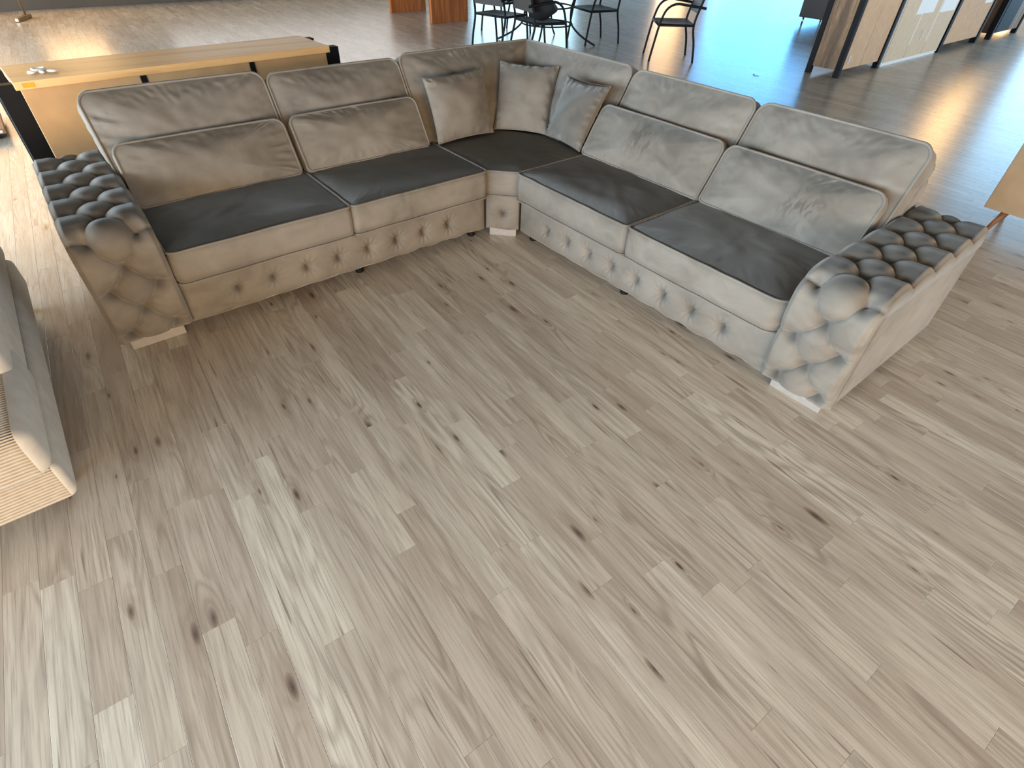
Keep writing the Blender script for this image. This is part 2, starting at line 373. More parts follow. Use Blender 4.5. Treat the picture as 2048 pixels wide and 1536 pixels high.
# floor: underlay slab with laminate strips as parts
floor = tag(box('floor', X0, X1, Y0, Y1, -.12, -.006, MT['sub'], bev=0), kind='structure')
def project(p):
    d = Vector(p)-CAM; z = d.dot(fw)
    if z < .05: return None
    return (1024+F_PX*d.dot(r2)/z, 768-F_PX*d.dot(u2)/z)
def build_floor():
    rng = random.Random(11)
    ca, sa = math.cos(PLANK_ANG), math.sin(PLANK_ANG)
    W_ = .095; strips = []
    umin, umax, vmin, vmax = X0-1.5, X1+1.5, Y0-1.5, Y1+1.5
    nrow = int((vmax-vmin)/W_)
    for r_ in range(nrow):
        v0 = vmin+r_*W_; u = umin-rng.random()*1.2
        while u < umax:
            ln = rng.choice((.42, .55, .66, .78, .92, 1.05))*rng.uniform(.92, 1.08)
            strips.append((u, min(u+ln, umax), v0, v0+W_)); u += ln
    inside = lambda x, y: X0 < x < X1 and Y0 < y < Y1
    near, far = [], []
    def hidden(x, y):
        return (-1.06 < x < .0 and -2.27 < y < .9) or (-.9 < x < 2.25 and .02 < y < 1.06) or (x < .86 and x > -.8 and y < -2.56)
    for s in strips:
        u0, u1, v0, v1 = s
        pts = [(u*ca-v*sa, u*sa+v*ca) for u, v in ((u0, v0), (u1, v0), (u1, v1), (u0, v1))]
        cx, cy = sum(p[0] for p in pts)/4, sum(p[1] for p in pts)/4
        if not any(inside(*p) for p in pts): continue
        area = 0
        P = [project((x, y, 0)) for x, y in pts]
        pc = project((cx, cy, 0))
        if all(P) and pc:
            inn = sum(1 for t in range(9) for w in (.2, .8)
                      for p in [project(((u0+(u1-u0)*t/8)*ca-(v0+W_*w)*sa, (u0+(u1-u0)*t/8)*sa+(v0+W_*w)*ca, 0))]
                      if p and 0 < p[0] < 2048 and 0 < p[1] < 1536)/18
            if inn > .05:
                area = abs(sum(P[i][0]*P[(i+1) % 4][1]-P[(i+1) % 4][0]*P[i][1] for i in range(4)))/2*inn
                if hidden(cx, cy): area *= .05
        (near if area else far).append((area, s, cx, cy))
    near.sort(key=lambda t: -t[0])
    far += near[300:]; near = near[:300]
    g, ch = .00030, .0004
    def strip_geo(s, ox, oy):
        u0, u1, v0, v1 = s
        P = lambda u, v, z: ((u*ca-v*sa)-ox, (u*sa+v*ca)-oy, z)
        return [P(u0+g, v0+g, -.006), P(u1-g, v0+g, -.006), P(u1-g, v1-g, -.006), P(u0+g, v1-g, -.006),
                P(u0+g, v0+g, -ch*.6), P(u1-g, v0+g, -ch*.6), P(u1-g, v1-g, -ch*.6), P(u0+g, v1-g, -ch*.6),
                P(u0+g+ch, v0+g+ch, 0), P(u1-g-ch, v0+g+ch, 0), P(u1-g-ch, v1-g-ch, 0), P(u0+g+ch, v1-g-ch, 0)]
    FC = [(8, 9, 10, 11)] + [(4+i, 4+(i+1) % 4, 8+(i+1) % 4, 8+i) for i in range(4)] + [(i, (i+1) % 4, 4+(i+1) % 4, 4+i) for i in range(4)]
    def mk(name, verts, faces, vals):
        me = bpy.data.meshes.new(name); me.from_pydata(verts, [], faces)
        a = me.attributes.new('rnd', 'FLOAT', 'FACE'); a.data.foreach_set('value', vals)
        me.materials.append(MT['floor']); me.update(); return me
    fl_inv = floor.location
    for area, s, cx, cy in near:
        me = mk('plank', strip_geo(s, cx, cy), FC, [rng.random()]*len(FC))
        meshobj('plank', me, floor, (cx-fl_inv.x, cy-fl_inv.y, -fl_inv.z))
    V, Fs, A = [], [], []
    for area, s, cx, cy in far:
        k = len(V); V += strip_geo(s, 0, 0); Fs += [tuple(i+k for i in f) for f in FC]; A += [rng.random()]*len(FC)
    o = meshobj('plank_field', mk('plank_field', V, Fs, A), floor, (-fl_inv.x, -fl_inv.y, -fl_inv.z))
    tag(o, kind='stuff')
build_floor()

# ------------------------------------------------------------------ corner sofa
def round_poly(poly, rad, seg=6, dens=.014):
    """rounded outline of a convex polygon as a closed list of 2D points"""
    n = len(poly); out = []
    for i in range(n):
        p0, p1, p2 = Vector(poly[i-1]), Vector(poly[i]), Vector(poly[(i+1) % n])
        a, b_ = (p0-p1).normalized(), (p2-p1).normalized()
        ang = a.angle(b_); r_ = rad[i] if isinstance(rad, (list, tuple)) else rad
        d = r_/math.tan(ang/2); d = min(d, .45*(p0-p1).length, .45*(p2-p1).length); r_ = d*math.tan(ang/2)
        c = p1+(a+b_).normalized()*(r_/math.sin(ang/2))
        s, e = p1+a*d, p1+b_*d
        for k in range(seg+1):
            t = k/seg; v = (s-c)*(1-t)+(e-c)*t
            out.append(c+v.normalized()*r_)
    res = []
    for i in range(len(out)):
        p, q = out[i], out[(i+1) % len(out)]
        m = max(1, int((q-p).length/dens))
        for k in range(m): res.append(p+(q-p)*k/m)
    return res
def cushion(name, O, U, V, N_, poly, rad, thick, bulge, back_bulge, mat_, parent=None, wrinkle=.004, seed=0, pipe=.006, power=2.6, rings=18, sidebulge=.012, wr_len=.0):
    """stuffed cushion: outline poly in the (U,V) plane, front face towards N_, thickness behind; piping on both edges"""
    O, U, V, N_ = Vector(O), Vector(U).normalized(), Vector(V).normalized(), Vector(N_).normalized()
    out = round_poly(poly, rad); n = len(out)
    c2 = sum(out, Vector((0, 0)))/n
    P3 = lambda p, h: O+U*p.x+V*p.y+N_*h
    bm = bmesh.new()
    org = P3(c2, -thick/2)
    sd = Vector((seed*7.3, seed*3.1, seed*5.7))
    def wob(p, r):
        q = Vector((p.x*5, p.y*5, 0))+sd
        w_ = noise.noise(q)*.005
        edge = smoothstep(.55, .93, r)*(1-smoothstep(.97, 1, r))
        w_ += noise.noise(Vector((p.x*38, p.y*38, 2))+sd)*wrinkle*edge
        w_ += noise.noise(Vector((p.x*14, p.y*14, 5))+sd)*wrinkle*.6*(1-r**4)
        return w_*(1-r**6)
    arc = [0.0]
    for i in range(n-1): arc.append(arc[-1]+(out[i+1]-out[i]).length)
    def ringv(r, h0, bl, sgn):
        row = []
        fm = smoothstep(.62, .9, r)*(1-smoothstep(.95, 1, r))
        for p, al in zip(out, arc):
            q = c2+(p-c2)*r
            gate = smoothstep(.12, .5, noise.noise(Vector((p.x*3.2, p.y*3.2, 8))+sd*2))
            fold = fm*gate*wrinkle*1.5*noise.noise(Vector((al*48, r*2.2, 3))+sd)
            h = h0+sgn*(bl*(1-r**power)+wob(q, r)+fold)
            row.append(bm.verts.new(P3(q, h)-org))
        return row
    rs = [1-(1-k/rings)**1.35 for k in range(1, rings+1)]
    cf = bm.verts.new(P3(c2, bulge+wob(c2, 0))-org); cb = bm.verts.new(P3(c2, -thick-back_bulge)-org)
    front = [ringv(r, 0, bulge, 1) for r in rs]
    back = [ringv(r, -thick, back_bulge, -1) for r in rs]
    side = []
    for k in (1, 2, 3):
        t = k/4; row = []
        for i, p in enumerate(out):
            d = (out[(i+1) % n]-out[i-1]).normalized(); nn = Vector((d.y, -d.x))
            if nn.dot(p-c2) < 0: nn = -nn
            q = p+nn*(sidebulge*math.sin(math.pi*t)+noise.noise(Vector((p.x*20, p.y*20, t*3))+sd)*wrinkle*.8)
            row.append(bm.verts.new(P3(q, -thick*t)-org))
        side.append(row)
    seq = front+side+back[::-1]
    for i in range(n): bm.faces.new((cf, front[0][i], front[0][(i+1) % n]))
    for A, B in zip(seq, seq[1:]):
        for i in range(n): bm.faces.new((A[i], B[i], B[(i+1) % n], A[(i+1) % n]))
    for i in range(n): bm.faces.new((cb, back[0][(i+1) % n], back[0][i]))
    base = parent.matrix_world.translation if parent else Vector((0, 0, 0))
    pl = org
    o = obj(name, bm, mat_, parent, True, pl)
    if pipe:
        for h in (0, -thick):
            b2 = bmesh.new()
            add_tube(b2, [P3(p+(p-c2).normalized()*.003, h+noise.noise(Vector((p.x*9, p.y*9, h))+sd)*.003)-org for p in out], pipe, 6, True)
            obj('piping', b2, mat_, o, True)
    return o

sofa = empty('corner_sofa', (0, 0, 0))
tag(sofa, 'large taupe velvet corner sofa with deep-buttoned arms and low buttoned base', 'sofa')
VL = MT['velvet']
L1, L2, CC, ZB, ZP, ZS, EE, AW, AH, AD, XA = 1.946, 1.934, .152, .06, .30, .445, .03, .321, .598, 1.085, .025
XB = -1.06    # rear of left run;  rear of right run is y = +1.06

def dimple_panel(name, O, U, V, N_, w, h, thick, btns, parent, mat_, puff=.02):
    """upholstered panel with a row of deep buttons: front grid displaced, closed behind"""
    O, U, V, N_ = Vector(O), Vector(U), Vector(V), Vector(N_)
    nu, nv = max(12, int(w/.007)), max(10, int(h/.007))
    bm = bmesh.new(); g = []
    for j in range(nv+1):
        row = []
        for i in range(nu+1):
            u, v = w*i/nu, h*j/nv
            eu = min(u, w-u); ev = min(v, h-v)
            d = puff*(1-math.exp(-eu/.02))*(1-math.exp(-ev/.025))
            for (bu, bv) in btns:
                du, dv = u-bu, v-bv; rr_ = math.hypot(du, dv)
                if rr_ < .14:
                    d -= .062*math.exp(-(rr_/.017)**1.3) + .010*math.exp(-(rr_/.06)**2)
                    a = math.atan2(dv, du)
                    d += .0045*math.sin(a*11+bu*40)*math.exp(-((rr_-.034)/.024)**2)
                    # vertical pleat above and below the button
                    d -= .005*math.exp(-abs(du)/.006)*math.exp(-abs(dv)/.05)
            if j == 0: d += 0.004*math.sin(u*34)
            row.append(bm.verts.new(U*u+V*(v+(.006*math.sin(u*34.7) if j == 0 else 0))+N_*d))
        g.append(row)
    for j in range(nv):
        for i in range(nu): bm.faces.new((g[j][i], g[j][i+1], g[j+1][i+1], g[j+1][i]))
    bk = [bm.verts.new(U*a+V*b_-N_*thick) for a, b_ in ((0, 0), (w, 0), (w, h), (0, h))]
    bm.faces.new(bk[::-1])
    bm.faces.new([bk[0], bk[1]]+g[0][::-1]); bm.faces.new([bk[2], bk[3]]+g[nv])
    bm.faces.new([bk[3], bk[0]]+[g[j][0] for j in range(nv+1)]); bm.faces.new([bk[1], bk[2]]+[g[j][nu] for j in range(nv, -1, -1)])
    o = obj(name, bm, mat_, parent, True, O)
    for (bu, bv) in btns:
        meshobj('button', BUTTON, o, U*bu+V*bv+N_*(puff-.068), N_.to_track_quat('Z', 'Y').to_euler())
    return o
bm = bmesh.new()
add_lathe(bm, [(.004, -.002), (.0105, 0), (.0125, .004), (.0105, .0085), (.005, .0105)], seg=12)
bmesh.ops.recalc_face_normals(bm, faces=bm.faces)
BUTTON = bpy.data.meshes.new('button'); bm.to_mesh(BUTTON); bm.free(); BUTTON.materials.append(VL)
for p in BUTTON.polygons: p.use_smooth = True

# plinths
bl = [(-y+0, .108) for y in ()]
PL_H = ZP-ZB-.005
lb = [(L1-1.694+.181*k, .106) for k in range(8)]
dimple_panel('base_panel', (0-.018, -L1, ZB), (0, 1, 0), (0, 0, 1), (1, 0, 0), L1-CC, PL_H, .09, lb, sofa, VL)
rb = [(.408-CC+.181*k, .106) for k in range(8)]
dimple_panel('base_panel', (CC, .018, ZB), (1, 0, 0), (0, 0, 1), (0, -1, 0), L2-CC, PL_H, .09, rb, sofa, VL)
ud = Vector((1, 1, 0)).normalized(); nd = Vector((1, -1, 0)).normalized()
dimple_panel('base_panel', Vector((0, -CC, ZB))-nd*.018, ud, (0, 0, 1), nd, CC*math.sqrt(2), PL_H, .08, [(CC*math.sqrt(2)/2, .106)], sofa, VL, .016)
# carcass behind the panels (under the cushions)
bm = bmesh.new(); add_box(bm, XB+.02, -.108, -L1-.01, -CC, ZB, ZP-.015); add_box(bm, CC, L2+.01, .108, 1.06-.02, ZB, ZP-.015)
pts = [(XB+.02, -CC), (-.12, -CC), (CC, .12), (CC, 1.04), (XB+.02, 1.04)]
lo = [bm.verts.new((x, y, ZB)) for x, y in pts]; hi = [bm.verts.new((x, y, ZP-.015)) for x, y in pts]
bm.faces.new(lo[::-1]); bm.faces.new(hi)
for i in range(5): bm.faces.new((lo[i], lo[(i+1) % 5], hi[(i+1) % 5], hi[i]))
obj('carcass', bm, VL, sofa)
# rear frames
vL = Vector((-.512, 0, .859)); nL = Vector((.859, 0, .512))
box('back_frame', XB-.0, -.90, -L1-.0, .98, ZB, .74, VL, sofa, .03, True, 3)
box('back_frame', -.90, L2, .90, 1.06, ZB, .74, VL, sofa, .03, True, 3)

# seat cushions
Z = (0, 0, 1)
def seat(poly, seed, rad=.03):
    c = (sum(p[0] for p in poly)/len(poly), sum(p[1] for p in poly)/len(poly))
    return cushion('seat_cushion', (0, 0, ZS), (1, 0, 0), (0, 1, 0), Z, poly, rad, ZS-.285, .018, 0, VL, sofa, .003, seed, .0065, 4.0, 16, .006)
YS = -1.048; XS = 1.046
seat([(-.66, -L1+.008), (EE, -L1+.008), (EE, YS-.004), (-.66, YS-.004)], 1, [.02, .045, .03, .02])
seat([(-.66, YS+.004), (EE, YS+.004), (EE, -CC-.004), (-.66, -CC-.004)], 2, [.02, .03, .035, .02])
seat([(CC+.004, .66), (CC+.004, -EE), (XS-.004, -EE), (XS-.004, .66)], 3, [.02, .035, .03, .02])
seat([(XS+.004, .66), (XS+.004, -EE), (L2-.008, -EE), (L2-.008, .66)], 4, [.02, .03, .06, .02])
cushion('seat_cushion', (0, 0, ZS-.008), (1, 0, 0), (0, 1, 0), Z, [(-.66, -CC+.004), (-.012, -CC+.004), (CC-.006, .012), (CC-.004, .66), (-.66, .66)], [.02, .015, .015, .02, .02], ZS-.008-.285, .012, 0, VL, sofa, .003, 5, .005, 4.0, 16, .004)

# back cushions: local frames along the two runs
vR = Vector((0, .512, .859)); nR = Vector((0, -.859, .512))
OL = Vector((-.575, 0, .45)); OR = Vector((0, .575, .45))
BV = .548
def backL(y0, y1, y1t, seed, top=BV, y0t=None):
    y0t = y0 if y0t is None else y0t
    rc = .06 if y1t == y1 else .012
    return cushion('back_cushion', OL-nL*.035, (0, 1, 0), vL, nL, [(y0, -.02), (y1, -.02), (y1t, top), (y0t, top)], [.03, .03, rc, .06], .15, .045, .01, VL, sofa, .010, seed, .007, 2.6, 20, .015)
def backR(x0, x1, x0t, seed, top=BV):
    rc = .06 if x0t == x0 else .012
    return cushion('back_cushion', OR-nR*.035, (1, 0, 0), vR, nR, [(x0, -.02), (x1, -.02), (x1, top), (x0t, top)], [.03, .03, .06, rc], .15, .045, .01, VL, sofa, .010, seed, .007, 2.6, 20, .015)
backL(-1.938, -1.072, -1.072, 11, BV+.012, -1.965); backL(-1.05, -.212, -.212, 12, BV-.005)
backL(-.19, .60, .90, 13, BV+.012)
backR(-.59, .165, -.885, 14, BV+.012)
backR(.195, 1.05, .195, 15, BV+.005); backR(1.075, 1.93, 1.075, 16, BV+.005)

# buttoned arms
COLT = (.066, .1605, .255); DS = .1045
def tuft(s, t):
    s0 = .062
    tt = min(max(t, COLT[0]), COLT[2])
    a = (tt-COLT[0])/(COLT[1]-COLT[0]); b_ = (s-s0)/DS
    p, q = (a+b_)/2, (b_-a)/2
    pil = abs(math.sin(math.pi*p)*math.sin(math.pi*q))**.3
    fp, fq = p-round(p), q-round(q)
    da, db = (fp-fq), (fp+fq)
    rb_ = math.hypot((t-tt) if t != tt else da*(COLT[1]-COLT[0]), db*DS)
    ed = min(t, AW-t)
    h = .036*pil+.034*(1-math.exp(-(rb_/.024)**1.6))
    h = h*(.72+.28*smoothstep(0, .022, ed))+.004
    return h
def arm(side):
    """side 'L': front faces +x, width along -y;  side 'R': front faces -y, width along +x"""
    if side == 'L':
        F = lambda d, t, z: Vector((XA-d, -L1-t, z))
    else:
        F = lambda d, t, z: Vector((L2+t, -XA+d, z))
    D3 = (F(1, 0, 0)-F(0, 0, 0)); T3 = F(0, 1, 0)-F(0, 0, 0)
    base = F(AD/2, AW/2, ZB)
    # body
    bm = bmesh.new()
    c0, c1 = F(.058, .004, ZB), F(AD, AW-.004, AH-.058)
    add_box(bm, *sorted((c0.x-base.x, c1.x-base.x)), *sorted((c0.y-base.y, c1.y-base.y)), 0, AH-.058-ZB, .004)
    obj('arm', bm, VL, sofa, False, base)
    # pad
    rad = .052; zt = AH-.05
    Lf = zt-rad-ZB; La = rad*math.pi/2; Lt = AD-.05-rad
    TOT = Lf+La+Lt
    def path(s):
        if s < Lf: return .05, ZB+s, (-1, 0)
        if s < Lf+La:
            a = (s-Lf)/rad
            return .05+rad-rad*math.cos(a), zt-rad+rad*math.sin(a), (-math.cos(a), math.sin(a))
        return .05+rad+(s-Lf-La), zt, (0, 1)
    ns, ntt = 300, 64
    bm = bmesh.new(); g = []
    Pt = lambda d, t, z: F(d, t, z)-base
    for i in range(ns+1):
        s = TOT*i/ns; d, z, (nd_, nz) = path(s); row = []
        endf = smoothstep(0, .03, s)*smoothstep(0, .03, TOT-s)
        for j in range(ntt+1):
            t = AW*j/ntt
            h = tuft(s, t)*endf
            row.append(bm.verts.new(Pt(d, t, z)+D3*(nd_*h)+Vector((0, 0, nz*h))))
        g.append(row)
    inner = []
    for i in range(ns+1):
        s = TOT*i/ns; d, z, (nd_, nz) = path(s)
        inner.append((bm.verts.new(Pt(d, 0, z)-D3*(nd_*.03)-Vector((0, 0, nz*.03))), bm.verts.new(Pt(d, AW, z)-D3*(nd_*.03)-Vector((0, 0, nz*.03)))))
    for i in range(ns):
        for j in range(ntt): bm.faces.new((g[i][j], g[i][j+1], g[i+1][j+1], g[i+1][j]))
        bm.faces.new((g[i][0], g[i+1][0], inner[i+1][0], inner[i][0])); bm.faces.new((g[i][ntt], inner[i][1], inner[i+1][1], g[i+1][ntt]))
        bm.faces.new((inner[i][0], inner[i+1][0], inner[i+1][1], inner[i][1]))
    bm.faces.new([inner[0][0], inner[0][1]]+g[0][::-1]); bm.faces.new([inner[ns][1], inner[ns][0]]+g[ns])
    pad = obj('tufted_pad', bm, VL, sofa, True, base)
    k = 0
    while .062+DS*k < TOT-.03:
        s = .062+DS*k; d, z, (nd_, nz) = path(s)
        for t in ((COLT[0], COLT[2]) if k % 2 == 0 else (COLT[1],)):
            nv = (D3*nd_+Vector((0, 0, nz)))
            meshobj('button', BUTTON, pad, Pt(d, t, z)-nv*.004, nv.to_track_quat('Z', 'Y').to_euler())
        k += 1
    # silver block foot under the front
    c0, c1 = F(.06, .045, 0), F(.18, .285, ZB-.002)
    box('foot', *sorted((c0.x, c1.x)), *sorted((c0.y, c1.y)), 0, ZB, MT['silver'], sofa, .004)['label'] = 'silver block foot'
    c0, c1 = F(AD-.2, .045, 0), F(AD-.06, .285, ZB)
    box('foot', *sorted((c0.x, c1.x)), *sorted((c0.y, c1.y)), 0, ZB, MT['silver'], sofa, .004)['label'] = 'silver block foot'
arm('L'); arm('R')
# corner foot and small black feet
bm = bmesh.new()
a0 = Vector((0, -CC, 0))-nd*.05
q = [a0+ud*.02, a0+ud*.195, a0+ud*.195-nd*.1, a0+ud*.02-nd*.1]
lo = [bm.verts.new((v.x, v.y, 0)) for v in q]; hi = [bm.verts.new((v.x, v.y, ZB)) for v in q]
bm.faces.new(lo[::-1]); bm.faces.new(hi)
for i in range(4): bm.faces.new((lo[i], lo[(i+1) % 4], hi[(i+1) % 4], hi[i]))
obj('foot', bm, MT['silver'], sofa)['label'] = 'silver block foot'
bm = bmesh.new(); add_lathe(bm, [(.022, 0), (.025, .004), (.024, .03), (.027, .06)], seg=14)
bmesh.ops.recalc_face_normals(bm, faces=bm.faces)
FT = bpy.data.meshes.new('foot'); bm.to_mesh(FT); bm.free(); FT.materials.append(MT['black'])
for x, y in ((-.085, -1.02), (-.085, -.21), (.21, .085), (1.02, .085), (-.95, -1.02), (1.02, .95)):
    meshobj('foot', FT, sofa, (x, y, 0))['label'] = 'round black plastic foot'

# loose lumbar cushions
vl = Vector((-.53, 0, .848)); nl = Vector((.848, 0, .53))
vr = Vector((0, .53, .848)); nr = Vector((0, -.848, .53))
def lumbarL(y0, y1, seed, label, base=-.515, z=.462, h=.305):
    o = cushion('lumbar_cushion', (base, 0, z), (0, 1, 0), vl, nl, [(y0, 0), (y1, 0), (y1, h), (y0, h)], [.025, .025, .05, .05], .055, .04, .025, VL, None, .008, seed, .0065, 2.4, 18, .01)
    return tag(o, label, 'cushion', 'long lumbar cushions')
def lumbarR(x0, x1, seed, label, base=.515, z=.462, h=.315):
    o = cushion('lumbar_cushion', (0, base, z), (1, 0, 0), vr, nr, [(x0, 0), (x1, 0), (x1, h), (x0, h)], [.025, .025, .05, .05], .055, .04, .025, VL, None, .008, seed, .0065, 2.4, 18, .01)
    return tag(o, label, 'cushion', 'long lumbar cushions')
lumbarL(-1.925, -1.085, 21, 'long taupe velvet lumbar cushion nearest the oak sideboard and left arm')
lumbarL(-1.04, -.225, 22, 'long taupe velvet lumbar cushion beside the leftmost square throw pillow')
lumbarR(.15, 1.05, 23, 'long taupe velvet lumbar cushion beside the rightmost square throw pillow')
lumbarR(1.075, 1.9, 24, 'long taupe velvet lumbar cushion touching the right buttoned arm')

def throw_pillow(corners, T, seed, label, vm=None):
    vm = vm or VL
    BL, BR, TR, TL = [Vector(c) for c in corners]
    cen = (BL+BR+TR+TL)/4; n_ = ((BR-BL)+(TR-TL)).cross((TL-BL)+(TR-BR)).normalized()
    if n_.dot(CAM-cen) < 0: n_ = -n_
    K = 36; bm = bmesh.new(); sd = Vector((seed*3.3, seed*1.7, 0))
    def P(u, v, s):
        # edges pull in between the corner ears
        uu_ = u*(1-.055*(1-v*v)); vv_ = v*(1-.055*(1-u*u))
        a, b_ = (uu_+1)/2, (vv_+1)/2
        p = BL*(1-a)*(1-b_)+BR*a*(1-b_)+TR*a*b_+TL*(1-a)*b_
        f = max(0, (1-u**2)*(1-v**2))
        e = min(1-abs(u), 1-abs(v))
        h = T*(f**.48)
        edge = math.exp(-((e-.12)/.09)**2)
        w_ = edge*.018*noise.noise(Vector((u*2.0, v*15, 0))+sd if abs(u) > abs(v) else Vector((u*15, v*2.0, 4))+sd)
        w_ += .012*f*noise.noise(Vector((u*1.6, v*1.6, 9))+sd)
        return p+n_*(s*(h+w_*(1 if e > 0 else 0)))-cen
    F_, B_ = {}, {}
    for i in range(K+1):
        for j in range(K+1):
            u, v = math.sin((2*i/K-1)*math.pi/2), math.sin((2*j/K-1)*math.pi/2)
            F_[i, j] = bm.verts.new(P(u, v, 1))
            B_[i, j] = F_[i, j] if i in (0, K) or j in (0, K) else bm.verts.new(P(u, v, -.8))
    for i in range(K):
        for j in range(K):
            bm.faces.new((F_[i, j], F_[i+1, j], F_[i+1, j+1], F_[i, j+1]))
            bm.faces.new((B_[i, j], B_[i, j+1], B_[i+1, j+1], B_[i+1, j]))
    o = obj('throw_pillow', bm, vm, None, True, cen)
    # seam cord round the edge
    loop = [(i, 0) for i in range(K)]+[(K, j) for j in range(K)]+[(i, K) for i in range(K, 0, -1)]+[(0, j) for j in range(K, 0, -1)]
    b2 = bmesh.new()
    add_tube(b2, [P(math.sin((2*i/K-1)*math.pi/2), math.sin((2*j/K-1)*math.pi/2), 1) for i, j in loop], .003, 5, True)
    obj('seam', b2, vm, o, True)
    return tag(o, label, 'pillow', 'square throw pillows in the sofa corner')
throw_pillow([(-.50, -.163, .462), (-.506, .294, .462), (-.675, .325, .825), (-.645, -.165, .825)], .075, 1, 'square taupe velvet throw pillow, leftmost of three in the sofa corner')
throw_pillow([(-.576, .352, .455), (-.275, .585, .455), (-.40, .775, .835), (-.74, .53, .835)], .075, 2, 'square taupe velvet throw pillow standing upright in the middle of the sofa corner')
throw_pillow([(-.275, .575, .455), (.118, .529, .455), (.185, .675, .835), (-.17, .64, .835)], .07, 3, 'darker looking square velvet throw pillow, rightmost of three in the sofa corner', MT['velvet_up'])

# ------------------------------------------------------------------ cream corduroy sofa on the left
cs = empty('cream_sofa', (.1, -2.95, 0))
tag(cs, 'cream corduroy sofa cut off by the left edge of the photo', 'sofa')
def ribbed(name, x0, x1, y0, y1, z0, z1, bev, mats, parent, seg=5):
    """rounded block: ribs on front and top, plain weave on the end; UV.x runs across the ribs"""
    bm = bmesh.new(); cx, cy, cz = (x0+x1)/2, (y0+y1)/2, (z0+z1)/2
    add_box(bm, x0-cx, x1-cx, y0-cy, y1-cy, z0-cz, z1-cz, bev, seg)
    uvl = bm.loops.layers.uv.new('UVMap')
    for f in bm.faces:
        n = f.normal
        f.material_index = 1 if abs(n.y) > .3 else 0
        f.smooth = True
        for l in f.loops:
            c = l.vert.co
            l[uvl].uv = (c.z-c.x, c.y)
    o = obj(name, bm, mats[0], parent, False, (cx-parent.location.x, cy-parent.location.y, cz-parent.location.z), recalc=False)
    o.data.materials.append(mats[1])
    return o
cm = (MT['cord'], MT['creamside'])
ribbed('base', -.80, .90, -3.6, -2.535, .10, .262, .03, cm, cs)
ribbed('seat_cushion', .38, .955, -3.6, -2.53, .265, .455, .05, cm, cs)
ribbed('back_block', -.80, .60, -3.6, -2.54, .265, .665, .06, cm, cs)
for x, y in ((.70, -2.60), (-.72, -2.60), (.70, -3.5), (-.72, -3.5)):
    bm = bmesh.new(); add_lathe(bm, [(.018, 0), (.02, .005), (.022, .1)], seg=12)
    obj('foot', bm, MT['black'], cs, True, (x-.1, y+2.95, 0))['label'] = 'round black plastic foot'

# ------------------------------------------------------------------ oak sideboard behind the left run (seen from its back)
sb = empty('oak_sideboard', (-1.675, -1.237, 0), R(3.3))
tag(sb, 'light oak sideboard with black metal frame standing behind the sofa', 'sideboard')
# local frame: +x towards sofa, y along the length; front edge at x=0
HL = .95
box('top_board', -.49, .0, -HL, HL, .808, .85, MT['oak'], sb, .003)
box('floor_board', -.47, -.03, -HL+.03, HL-.03, .12, .15, MT['oak'], sb, .003)
for s in (-1, 1):
    y0, y1 = sorted((s*(HL-.025), s*(HL-.05))); box('side_board', -.415, -.105, y0, y1, .15, .807, MT['oak'], sb, .002)
ys = [-HL+.004, -.305, .375, HL-.004]
for k in range(3): box('back_panel', -.035, -.027, ys[k]+.018, ys[k+1]-.018, .13, .806, MT['mdfdark'], sb, .001)
for k in (1, 2): box('divider_post', -.06, -.022, ys[k]-.017, ys[k]+.017, .12, .806, MT['black'], sb, .002)
for s in (-1, 1):
    y0, y1 = sorted((s*(HL-.02), s*(HL+.085)))
    box('frame_post', -.10, -.03, y0, y1, 0, .835, MT['black'], sb, .003); box('frame_post', -.49, -.42, y0, y1, 0, .835, MT['black'], sb, .003)
    box('frame_rail', -.42, -.10, y0+.02, y1-.02, .02, .07, MT['black'], sb, .003)
bm = bmesh.new(); add_box(bm, -.0006, .0006, -.028, .028, -.012, .012)
obj('price_sticker', bm, MT['orange'], sb, False, (.0012, -HL+.065, .829))['label'] = 'small orange sticker'
# small white bits lying on its top
def on_top(lx, ly): 
    a = R(3.3); return (-1.675+lx*math.cos(a)-ly*math.sin(a), -1.237+lx*math.sin(a)+ly*math.cos(a))
def pad_bit(lx, ly, rz, label, a=.022, b_=.013, h=.008):
    x, y = on_top(lx, ly); bm = bmesh.new()
    bmesh.ops.create_uvsphere(bm, u_segments=16, v_segments=10, radius=1)
    for v in bm.verts: v.co = Vector((v.co.x*a*(1+.15*v.co.y), v.co.y*b_, h+v.co.z*h))
    o = obj('white_fitting', bm, MT['plastic'], None, True, (x, y, .85)); o.rotation_euler = (0, 0, rz)
    return tag(o, label, 'fitting', 'white fittings on the sideboard')
pad_bit(-.165, -.835, 1.0, 'small white plastic fitting nearest the left end of the oak sideboard')
pad_bit(-.15, -.785, .4, 'small rounded white fitting in the middle of the little heap')
pad_bit(-.15, -.735, 1.3, 'small white oval fitting at the right of the little heap', .03, .016)
x, y = on_top(-.235, -.79); bm = bmesh.new()
add_tube(bm, [(.03*math.cos(t*.2)*1.2, .03*math.sin(t*.2), .008) for t in range(0, 27)], .0075, 8)
ring = obj('white_clip', bm, MT['plastic'], None, True, (x, y, .85)); ring.rotation_euler = (0, 0, -.9)
tag(ring, 'white open plastic ring clip on top of the oak sideboard', 'clip')

# low brown furniture piece at the left edge
t = empty('low_bench', (-4.3, -2.75, 0)); tag(t, 'corner of a low brown wooden bench at the left edge behind the sideboard', 'bench')
box('bench_top', -.35, .35, -.6, .31, .045, .085, MT['beech'], t, .004)
for sx in (-1, 1):
    for sy in (-.52, .23): box('leg', sx*.28-.03, sx*.28+.03, sy-.03, sy+.03, 0, .045, MT['black'], t, .003)
box('label_plate', .345, .353, .24, .29, .055, .075, MT['paper'], t, .001)['label'] = 'small white label'

